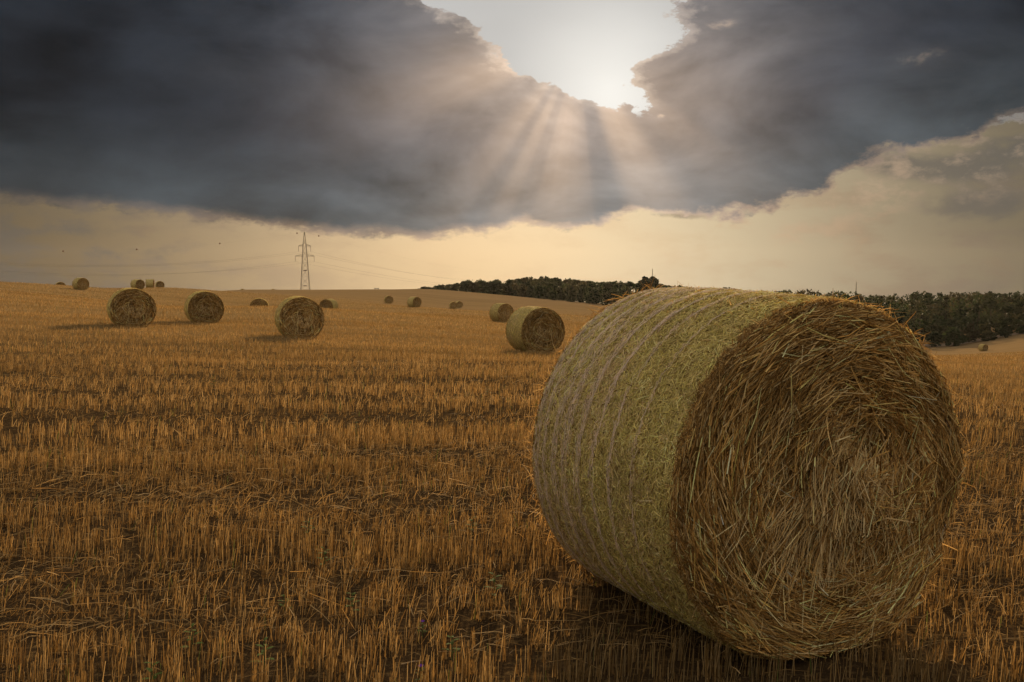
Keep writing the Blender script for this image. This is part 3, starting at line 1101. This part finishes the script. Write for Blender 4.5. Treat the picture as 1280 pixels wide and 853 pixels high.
MODELS = [far_bale(11), far_bale(12)]
BALES = [  # photo x, distance, yaw in degrees, sink, label
    (164.5, 35.0, 28, .06, 'large dark round bale at the left, face on, a small bale peeping over it'),
    (255, 42.0, 27, .05, 'pale-topped round bale standing alone between the two large left bales'),
    (374, 32.0, 21, .05, 'large round bale in front of the pylon foot, shadow to its left'),
    (669, 29.0, 25, .0, 'round bale with pale netted side just left of the foreground bale'),
    (627, 71, 34, .0, 'mid-distance round bale half hidden behind the netted bale'),
    (518, 121, 46, .0, 'small distant round bale showing pale side and dark end, mid field'),
    (324, 79, 14, .0, 'half-sunken dark round bale behind a swell, left of the pylon'),
    (411, 91, -16, .0, 'half-sunken round bale with bright right side, right of the pylon'),
    (102, 122, 52, .0, 'small round bale with pale side on the left skyline'),
    (76.5, 160, 30, .0, 'tiny dark bale top on the far left skyline'),
    (173, 140, 58, .0, 'small bale on the skyline directly above the large dark left bale'),
    (188.5, 168, 104, .0, 'tiny bale seen from its side on the left skyline'),
    (200.5, 186, 30, .0, 'tiny dark bale top, rightmost of the skyline cluster at left'),
    (486, 172, 20, .0, 'tiny dark bale in mid field, left of the pale-sided small one'),
    (566.5, 196, 15, .0, 'left one of two tiny touching bales below the wood edge'),
    (573.5, 204, 25, .0, 'right one of two tiny touching bales below the wood edge'),
    (303.5, 312, 25, .0, 'speck of a bale on the crest above the half-sunken dark one'),
    (341.5, 318, 25, .0, 'speck of a bale just below the crest left of the pylon'),
    (1231, 215, 20, .0, 'lone tiny bale in the low field by the wood at right'),
]
for i, (x, d, yaw, sink, lab) in enumerate(BALES):
    p = on_ground(x, d)
    b = link('round_bale', None, label=lab, category='straw bale', group='round straw bales on the stubble field')
    b.location = (p.x, p.y, p.z - sink)
    b.rotation_euler = (0, 0, R_(yaw))
    b.scale = (1 + .03 * random.random(), 1 + .03 * random.random(), 1 - .05 * random.random())
    for nm, me, kd in MODELS[i % 2]:
        o = link(nm, me, None, b)
        if kd:
            o['kind'] = kd


# ------------------------------------------------------------------ woodland
def mat_leaf():
    m, g = new_mat('leaf')
    a = g.node('ShaderNodeVertexColor', layer_name='Col')
    p = g.node('ShaderNodeBsdfPrincipled')
    g.put(p.inputs['Base Color'], a.outputs[0])
    p.inputs['Roughness'].default_value = .7
    p.inputs['Specular IOR Level'].default_value = .15
    t = g.node('ShaderNodeBsdfTranslucent')
    g.put(t.inputs[0], a.outputs[0])
    mx = g.node('ShaderNodeMixShader')
    mx.inputs[0].default_value = .5
    g.l.new(p.outputs[0], mx.inputs[1])
    g.l.new(t.outputs[0], mx.inputs[2])
    o = g.node('ShaderNodeOutputMaterial')
    g.l.new(mx.outputs[0], o.inputs[0])
    return m


M_LEAF = mat_leaf()
M_BARK = mat_plain('bark', (.07, .05, .035), .9)


def crown(h, wd, n, r, kind=0, low=.22):
    """leaf clumps spread through a few lobes; returns quads (n,4,3) and tone (n,)"""
    nl = 7 if kind == 0 and low < .3 else (13 if kind == 0 else 5)
    lc = np.stack([r.normal(size=nl) * wd * .24, r.normal(size=nl) * wd * .24, h * (low + (.90 - low) * r.random(nl))], -1)
    lr = wd * (.20 + .16 * r.random(nl))
    if kind == 1:                                         # pointed tops
        lc[:, :2] *= (1.25 - lc[:, 2:] / h)
        lr *= (1.35 - lc[:, 2] / h)
    lc[1] = (0, 0, h * .25)
    lr[1] = wd * .42
    lc[0] = (0, 0, h * .9)
    lr[0] = wd * (.2 if kind == 0 else .11)
    w = r.integers(0, nl, n)
    dv = norm(r.normal(size=(n, 3)))
    rad = lr[w] * (.55 + .5 * r.random(n))
    p = lc[w] + dv * rad[:, None] * np.array([1, 1, .85])
    p[:, 2] = np.abs(p[:, 2])
    sz = (.26 + .34 * r.random(n)) * (wd / 6.5) ** .5
    u = norm(r.normal(size=(n, 3)))
    v = norm(np.cross(u, dv + .7 * r.normal(size=(n, 3))))
    q = np.stack([p - u * sz[:, None] - v * sz[:, None] * .3, p - v * sz[:, None], p + u * sz[:, None] + v * sz[:, None] * .4, p + v * sz[:, None] * .9], 1)
    return q, .85 + .3 * r.random(n)


def trunk_geo(g, h, r0):
    g.bar((0, 0, -.5), (.1, .05, h * .45), r0, r0 * .65, 6, (1, 1, 1))
    g.bar((.1, .05, h * .45), (0, .1, h * .88), r0 * .65, r0 * .18, 5, (1, 1, 1))
    for k in range(5):
        a = k * 2.4
        z = h * (.35 + .09 * k)
        g.bar((.08, .05, z), (math.cos(a) * h * .2, math.sin(a) * h * .2, z + h * .15), r0 * .35, r0 * .08, 4, (1, 1, 1))


LEAFC = np.array([[.038, .043, .018], [.032, .040, .018], [.048, .046, .020], [.028, .035, .016], [.054, .045, .021], [.036, .047, .018]])

edge_px = [(520, 352), (560, 345), (640, 325), (690, 315), (740, 305), (800, 295), (900, 275), (1050, 262), (1170, 256), (1280, 272), (1400, 285), (1640, 300)]
ex, ed = np.array(edge_px, float).T
# how high the wood's outline stands in view, as the height above the eye line of its top
sky_px = [(520, 364), (545, 358), (580, 352), (620, 349.5), (660, 346.5), (700, 348), (740, 351), (790, 351), (830, 356), (880, 360), (960, 364), (1010, 362), (1060, 365), (1110, 366), (1180, 363.5), (1280, 363), (1640, 358)]
kx, ky = np.array(sky_px, float).T


def build_wood():
    r = np.random.default_rng(21)
    allq, allc = [], []
    tg = Geo()
    tmpl = []
    for k in range(9):
        tmpl.append(crown(1.0, .62 if k % 3 else .5, 460, r, 1 if k % 3 == 2 else 0))
    cnt = 0
    for depth in (-1, -.5, 0, .6, 1.3, 2, 3, 4, 5, 6, 7, 8, 9, 10):
        x = 528.0 - depth * 3
        while x < 1640:
            de = np.interp(x, ex, ed) + depth * 13 + r.normal() * 3
            a = math.atan((x - CX) / F_PX)
            step = (4.6 + 2.2 * r.random()) / de * F_PX * math.cos(a)
            if x > 1300 and depth > 3:
                step *= 1.6
            X, Y = de * math.sin(a), de * math.cos(a)
            z0 = gz1(X, Y)
            ytop = np.interp(x, kx, ky) + abs(r.normal()) * 3.0 - 2.2 + 2.6 * math.sin(x * .06 + 1.3 * math.sin(x * .021))  * .5
            ztop = EYE - (ytop - YH) / F_PX * de * math.cos(a)
            h = 8.0 + 6.0 * r.random()
            if depth < 0:
                h *= .42
            elif depth < 1:
                h *= .75
            h = min(max(ztop - z0, 2.0), h)
            q, tone = tmpl[r.integers(0, 9)]
            m = 330 if depth < 3 else 190
            q = q[:m]
            rot = r.random() * 6.28
            c, s = math.cos(rot), math.sin(rot)
            W = np.clip(h, 5.0, 9.5) * (1.05 + .4 * r.random())
            k = 1.0 if depth < 3 else 1.35
            cen = q.mean(1, keepdims=True)
            q = cen + (q - cen) * (k * 1.3 / max(h, 5) * (2.2 if h < 6 else 1.7))
            qx = (q[..., 0] * c - q[..., 1] * s) * W + X
            qy = (q[..., 0] * s + q[..., 1] * c) * W + Y
            qz = q[..., 2] * h + z0 - .3
            allq.append(np.stack([qx, qy, qz], -1))
            base = LEAFC[r.integers(0, len(LEAFC))] * (.8 + .4 * r.random())
            allc.append(base[None] * tone[:m, None])
            if depth < 2:
                tg.bar((X, Y, z0 - .5), (X + r.normal() * .2, Y, z0 + h * .8), .16, .05, 5)
            cnt += 1
            x += step
    Q = np.concatenate(allq)
    C = np.concatenate(allc)
    n = len(Q)
    me = np_mesh('forest', Q.reshape(-1, 3), np.arange(n * 4).reshape(-1, 4), None, np.repeat(C, 4, 0), False)
    f = link('forest', me, M_LEAF, kind='stuff', label='dark mixed wood along the far field edge')
    link('trunks', tg.mesh('trunks'), M_BARK, f)
    return cnt, n


print('trees', build_wood())


def single_tree(x, d, ytop, wd, label, seed, kind=0):
    r = np.random.default_rng(seed)
    p = on_ground(x, d)
    ztop = EYE - (ytop - YH) / F_PX * p.y
    h = ztop - p.z
    q, tone = crown(h, wd, 2200, r, kind, .45)
    cen = q.mean(1, keepdims=True)
    q = cen + (q - cen) * .95
    o = link('tree', None, label=label, category='tree', group='trees that stand out of the wood')
    o.location = p
    base = LEAFC[seed % len(LEAFC)]
    link('crown', np_mesh('crown', q.reshape(-1, 3), np.arange(len(q) * 4).reshape(-1, 4), None, np.repeat(base[None] * tone[:, None], 4, 0), False), M_LEAF, o)
    g = Geo()
    trunk_geo(g, h, .22)
    link('trunk', g.mesh('trunk'), M_BARK, o)


single_tree(806, 330, 345, 5.0, 'taller ragged tree rising above the wood behind the bale top', 31)
single_tree(817.5, 332, 346.5, 4.5, 'round-crowned tree beside the taller ragged tree above the wood', 32)

# dirt track along the foot of the wood
def build_track():
    xs = np.linspace(1040, 1560, 60)
    g = Geo()
    L = []
    for x in xs:
        de = np.interp(x, ex, ed)
        for k, off in enumerate((-13, -9.5, -6, -3)):
            p = on_ground(x, de + off + .8 * math.sin(x * .03))
            L.append((p.x, p.y, p.z + (.12 if k in (0, 3) else .10) + .05))
    n = len(xs)
    i = np.arange(n - 1)[:, None] * 4
    j = np.arange(3)[None]
    g.add(L, np.stack([i + j, i + j + 1, i + j + 5, i + j + 4], -1).reshape(-1, 4)[:, ::-1])
    link('track', g.mesh('track'), mat_plain('dirt_track', (.20, .135, .085), .95, scale=.4, var=.35), kind='structure', label='pale dirt track along the foot of the wood')


build_track()


# ------------------------------------------------------------------ power line
M_STEEL = mat_plain('weathered_steel', (.42, .36, .27), .6, .1, scale=.6)
M_WIRE = mat_plain('wire', (.10, .09, .08), 1.0, 0.0)
M_INS = mat_plain('insulator', (.12, .08, .06), .3)
M_BALL = mat_plain('marker_ball', (.16, .06, .03), .6)
PD = 430.0
pb = on_ground(382, PD)
pyl = link('pylon', None, label='steel lattice pylon with two crossarms behind the field crest', category='pylon')
pyl.location = pb
pyl.rotation_euler = (0, 0, R_(18))


def py_z(y):
    return EYE - (y - YH) / F_PX * pb.y - pb.z


Htop, z1, z2 = py_z(290.5), py_z(308), py_z(320.5)


def half(z):
    return float(np.interp(z, [0, z2, z1, Htop], [2.45, 1.05, .75, .12]))


levels = [0.0, z2 * .22, z2 * .42, z2 * .60, z2 * .75, z2 * .88, z2, (z1 + z2) / 2, z1, z1 + (Htop - z1) * .45, Htop]
cor = [(-1, -1), (1, -1), (1, 1), (-1, 1)]
for cx_, cy_ in cor:
    g = Geo()
    for a, b in zip(levels[:-1], levels[1:]):
        g.bar((cx_ * half(a), cy_ * half(a), a), (cx_ * half(b), cy_ * half(b), b), .105, .105, 4)
    link('leg', g.mesh('leg'), M_STEEL, pyl)
for a, b in zip(levels[:-1], levels[1:]):
    g = Geo()
    for k in range(4):
        p, q = cor[k], cor[(k + 1) % 4]
        A0 = (p[0] * half(a), p[1] * half(a), a); B0 = (q[0] * half(a), q[1] * half(a), a)
        A1 = (p[0] * half(b), p[1] * half(b), b); B1 = (q[0] * half(b), q[1] * half(b), b)
        g.bar(A0, B1, .05); g.bar(B0, A1, .05); g.bar(A1, B1, .06)
    link('brace', g.mesh('brace'), M_STEEL, pyl)
for z, hw in ((z1, 2.8), (z2, 4.4)):
    g = Geo()
    for s in (-1, 1):
        for yy in (-.6, .6):
            g.bar((s * .5, yy, z), (s * hw, 0, z), .10)
            g.bar((s * .5, yy, z + 1.0), (s * hw, 0, z), .07)
        for k in range(3):
            x = s * (hw * (.3 + .22 * k))
            g.bar((x, 0, z), (x + s * .4, 0, z + .55), .07)
    link('crossarm', g.mesh('crossarm'), M_STEEL, pyl)
for zz in (.42, .72):
    g = Geo()
    g.bar((-.75, 0, z2 * zz), (.75, 0, z2 * zz), .22)
    link('step_platform', g.mesh('step_platform'), M_INS, pyl)
tips = [(-2.7, z1), (2.7, z1), (4.2, z2), (-4.2, z2)]
att = []
for x, z in tips:
    g = Geo()
    for k in range(9):
        g.bar((x, 0, z - .2 - k * .24), (x, 0, z - .34 - k * .24), .10, .07, 6)
    g.bar((x, 0, z), (x, 0, z - 2.5), .05)
    link('insulator', g.mesh('insulator'), M_INS, pyl)
    att.append((x, z - 2.5))


def pworld(x, z):
    c, s = math.cos(R_(18)), math.sin(R_(18))
    return Vector((pb.x + x * c, pb.y + x * s, pb.z + z))


def wire(name, pts, rad, label):
    g = Geo()
    for a, b in zip(pts[:-1], pts[1:]):
        g.bar(a, b, rad, rad, 4)
    return link(name, g.mesh(name), M_WIRE, label=label, category='power line', group='wires of the power line')


def span(A, B, sag, n=40):
    out = []
    for k in range(n + 1):
        t = k / n
        p = A.lerp(B, t)
        p.z -= sag * 4 * t * (1 - t)
        out.append(p)
    return out


yl = (325.5, 328.5, 336, 339)
yr = (351, 353, 357, 359)
for k, (x, z) in enumerate(att):
    A = pworld(x, z)
    lab = ('highest', 'second highest', 'third highest', 'lowest')[k]
    wire('wire', span(A, at(-90, yl[k] - 3, 380), 4.2), .019, f'{lab} thin wire running left from the pylon')
    wire('wire', span(A, at(640, yr[k], 900), 4.5), .022, f'{lab} thin wire running right from the pylon towards the wood')
T0 = pworld(0, Htop)
ptsL = span(T0, at(-90, 309, 380), 4.3, 80)
ew = wire('earth_wire', ptsL, .007, 'finest wire from the pylon tip running left, carrying marker balls')
ptsR = span(T0, at(640, 341, 900), 4.5, 60)
ew2 = wire('earth_wire', ptsR, .007, 'finest wire from the pylon tip running right')


def ball_mesh():
    g = Geo()
    nt, nr = 10, 7
    th = np.linspace(0, 2 * math.pi, nt, endpoint=False)
    ph = np.linspace(-math.pi / 2, math.pi / 2, nr)
    Pm, Tm = np.meshgrid(ph, th, indexing='ij')
    V = np.stack([np.cos(Pm) * np.cos(Tm), np.cos(Pm) * np.sin(Tm), np.sin(Pm)], -1) * .34
    V[..., 2] *= 1 + .12 * (np.abs(np.sin(Pm)) < .2)
    i = np.arange(nr - 1)[:, None] * nt
    j = np.arange(nt)[None]
    g.add(V.reshape(-1, 3), np.stack([i + j, i + (j + 1) % nt, i + nt + (j + 1) % nt, i + nt + j], -1).reshape(-1, 4))
    me = g.mesh('marker_ball')
    me.materials.append(M_BALL)
    return me


BM = ball_mesh()


def px_of(p):
    q = p - Vector((0, 0, EYE))
    return CX + F_PX * q.x / (q.y * math.cos(PITCH) - q.z * math.sin(PITCH))


for pts, own, xs in ((ptsL, ew, (370, 274, 168, 77)), (ptsR, ew2, (396,))):
    for x in xs:
        p = min(pts, key=lambda q: abs(px_of(q) - x))
        o = link('marker_ball', BM, None, own)
        o.location = p


# thin masts on the skyline
def mast(x, d, ytop, label, wdt=.5):
    p = on_ground(x, d)
    h = EYE - (ytop - YH) / F_PX * p.y - p.z
    o = link('mast', None, label=label, category='mast', group='masts above the wood')
    o.location = p
    g = Geo()
    for k in range(3):
        a = k * 2.094
        g.bar((math.cos(a) * wdt, math.sin(a) * wdt, 0), (math.cos(a) * .12, math.sin(a) * .12, h), .10, .08, 4)
    link('shaft', g.mesh('shaft'), M_STEEL, o)
    g = Geo()
    for i in range(14):
        za, zb = h * i / 14, h * (i + 1) / 14
        for k in range(3):
            a, b = k * 2.094, (k + 1) * 2.094
            wa, wb = wdt + (.12 - wdt) * i / 14, wdt + (.12 - wdt) * (i + 1) / 14
            g.bar((math.cos(a) * wa, math.sin(a) * wa, za), (math.cos(b) * wb, math.sin(b) * wb, zb), .04)
    link('bracing', g.mesh('bracing'), M_STEEL, o)
    g = Geo()
    g.bar((0, 0, h - .2), (0, 0, h + .8), .05, .02)
    link('antenna', g.mesh('antenna'), M_STEEL, o)


mast(815, 470, 336.5, 'thin mast poking up behind the round-crowned tree')
mast(1069.5, 480, 353, 'thin mast on the skyline above the foreground bale end')
# posts on the crest right of the pylon
M_WOOD = mat_plain('grey_timber', (.10, .075, .055), .85)
for x, d, yt, lab, two in ((471, 318, 360.0, 'small twin-post timber frame on the crest right of the pylon', True), (534.5, 335, 360.0, 'single short post where the wood meets the crest', False)):
    p = on_ground(x, d)
    h = max(EYE - (yt - YH) / F_PX * p.y - p.z, 1.0)
    o = link('field_post', None, label=lab, category='post')
    o.location = p
    for s in ((-.55, .55) if two else (0,)):
        g = Geo()
        g.bar((s, 0, -.3), (s, 0, h), .13, .11, 6)
        link('post', g.mesh('post'), M_WOOD, o)
    g = Geo()
    g.bar((-.8, 0, h * .82), (.8, 0, h * .82), .10, .10, 4)
    link('rail', g.mesh('rail'), M_WOOD, o)


# ------------------------------------------------------------------ weeds among the stubble
M_WEED = mat_straw('weed_leaf', trans=.3, rough=.8, spec=.03)


def weed(x, y, sz, label, seed, flower=False, dark=1.0):
    r = np.random.default_rng(seed)
    d = 0
    # where the pixel's ray meets the field
    v = px_dir(x, y)
    t = 1.0
    while t < 60 and EYE + v.z * t > gz1(v.x * t, v.y * t) + .10:
        t += .05
    p = Vector((v.x * t, v.y * t, gz1(v.x * t, v.y * t)))
    o = link('weed', None, label=label, category='weed', group='weeds in the stubble')
    o.location = p
    o.rotation_euler = (0, 0, r.random() * 6)
    g = Geo()
    g.bar((0, 0, -.01), (0, 0, sz * .9), .0025, .0015, 5, (.12, .15, .05))
    link('stem', g.mesh('stem'), M_WEED, o)
    for k in range(8):
        a = k * 2.4
        z = sz * (.25 + .09 * k)
        ln = sz * (.42 - .025 * k)
        dv = np.array([math.cos(a), math.sin(a), .35])
        sd = np.array([-math.sin(a), math.cos(a), 0])
        b = np.array([0, 0, z])
        V = [b, b + dv * ln * .4 + sd * ln * .2, b + dv * ln * .4 - sd * ln * .2, b + dv * ln * .75 + sd * ln * .14 - [0, 0, ln * .08], b + dv * ln * .75 - sd * ln * .14 - [0, 0, ln * .08], b + dv * ln - [0, 0, ln * .2]]
        g = Geo()
        g.add(V, [[1, 2, 4, 3]], [[0, 2, 1], [3, 4, 5]], col=np.array((.085, .125, .032)) * dark)
        link('leaf', g.mesh('leaf'), M_WEED, o)
    if flower:
        for k in range(5):
            a = k * 1.2566
            g = Geo()
            b = np.array([0, 0, sz * .95])
            dv = np.array([math.cos(a), math.sin(a), .5]) * sz * .16
            sd = np.array([-math.sin(a), math.cos(a), 0]) * sz * .07
            g.add([b, b + dv * .6 + sd, b + dv, b + dv * .6 - sd], [[0, 1, 2, 3]], col=(.16, .05, .36))
            link('petal', g.mesh('petal'), M_WEED, o)


weed(267, 477, .20, 'dark green weed standing alone in the middle of the left field', 1)
weed(526, 831, .08, 'tiny purple-flowered weed low in the stubble, left of the foreground bale', 2, True)
weed(528, 770, .07, 'second tiny purple-flowered weed, above the lower one', 3, True)
for k, (x, y) in enumerate(((406, 520), (445, 531), (152, 511), (610, 487), (565, 800), (330, 808), (190, 838), (405, 690), (590, 650), (385, 655), (618, 728), (440, 745), (240, 795), (355, 745))):
    weed(x, y, .10 + .05 * random.random(), 'small green weed half hidden among the stubble stalks', 40 + k)


# ------------------------------------------------------------------ evening haze over the land
def build_haze():
    g = Geo()
    x0, x1, y0, y1, z0, z1_ = -1500, 1500, -1500, 1500, -170, 34
    V = [(x, y, z) for z in (z0, z1_) for x, y in ((x0, y0), (x1, y0), (x1, y1), (x0, y1))]
    g.add(V, [[0, 3, 2, 1], [4, 5, 6, 7], [0, 1, 5, 4], [1, 2, 6, 5], [2, 3, 7, 6], [3, 0, 4, 7]])
    m, n = new_mat('evening_haze')
    v = n.node('ShaderNodeVolumePrincipled')
    v.inputs['Color'].default_value = (.95, .90, .82, 1)
    v.inputs['Density'].default_value = 0.00003
    v.inputs['Anisotropy'].default_value = 0.45
    o = n.node('ShaderNodeOutputMaterial')
    n.l.new(v.outputs[0], o.inputs['Volume'])
    link('haze', g.mesh('haze', False), m, kind='stuff', label='thin warm evening haze over the fields')


build_haze()
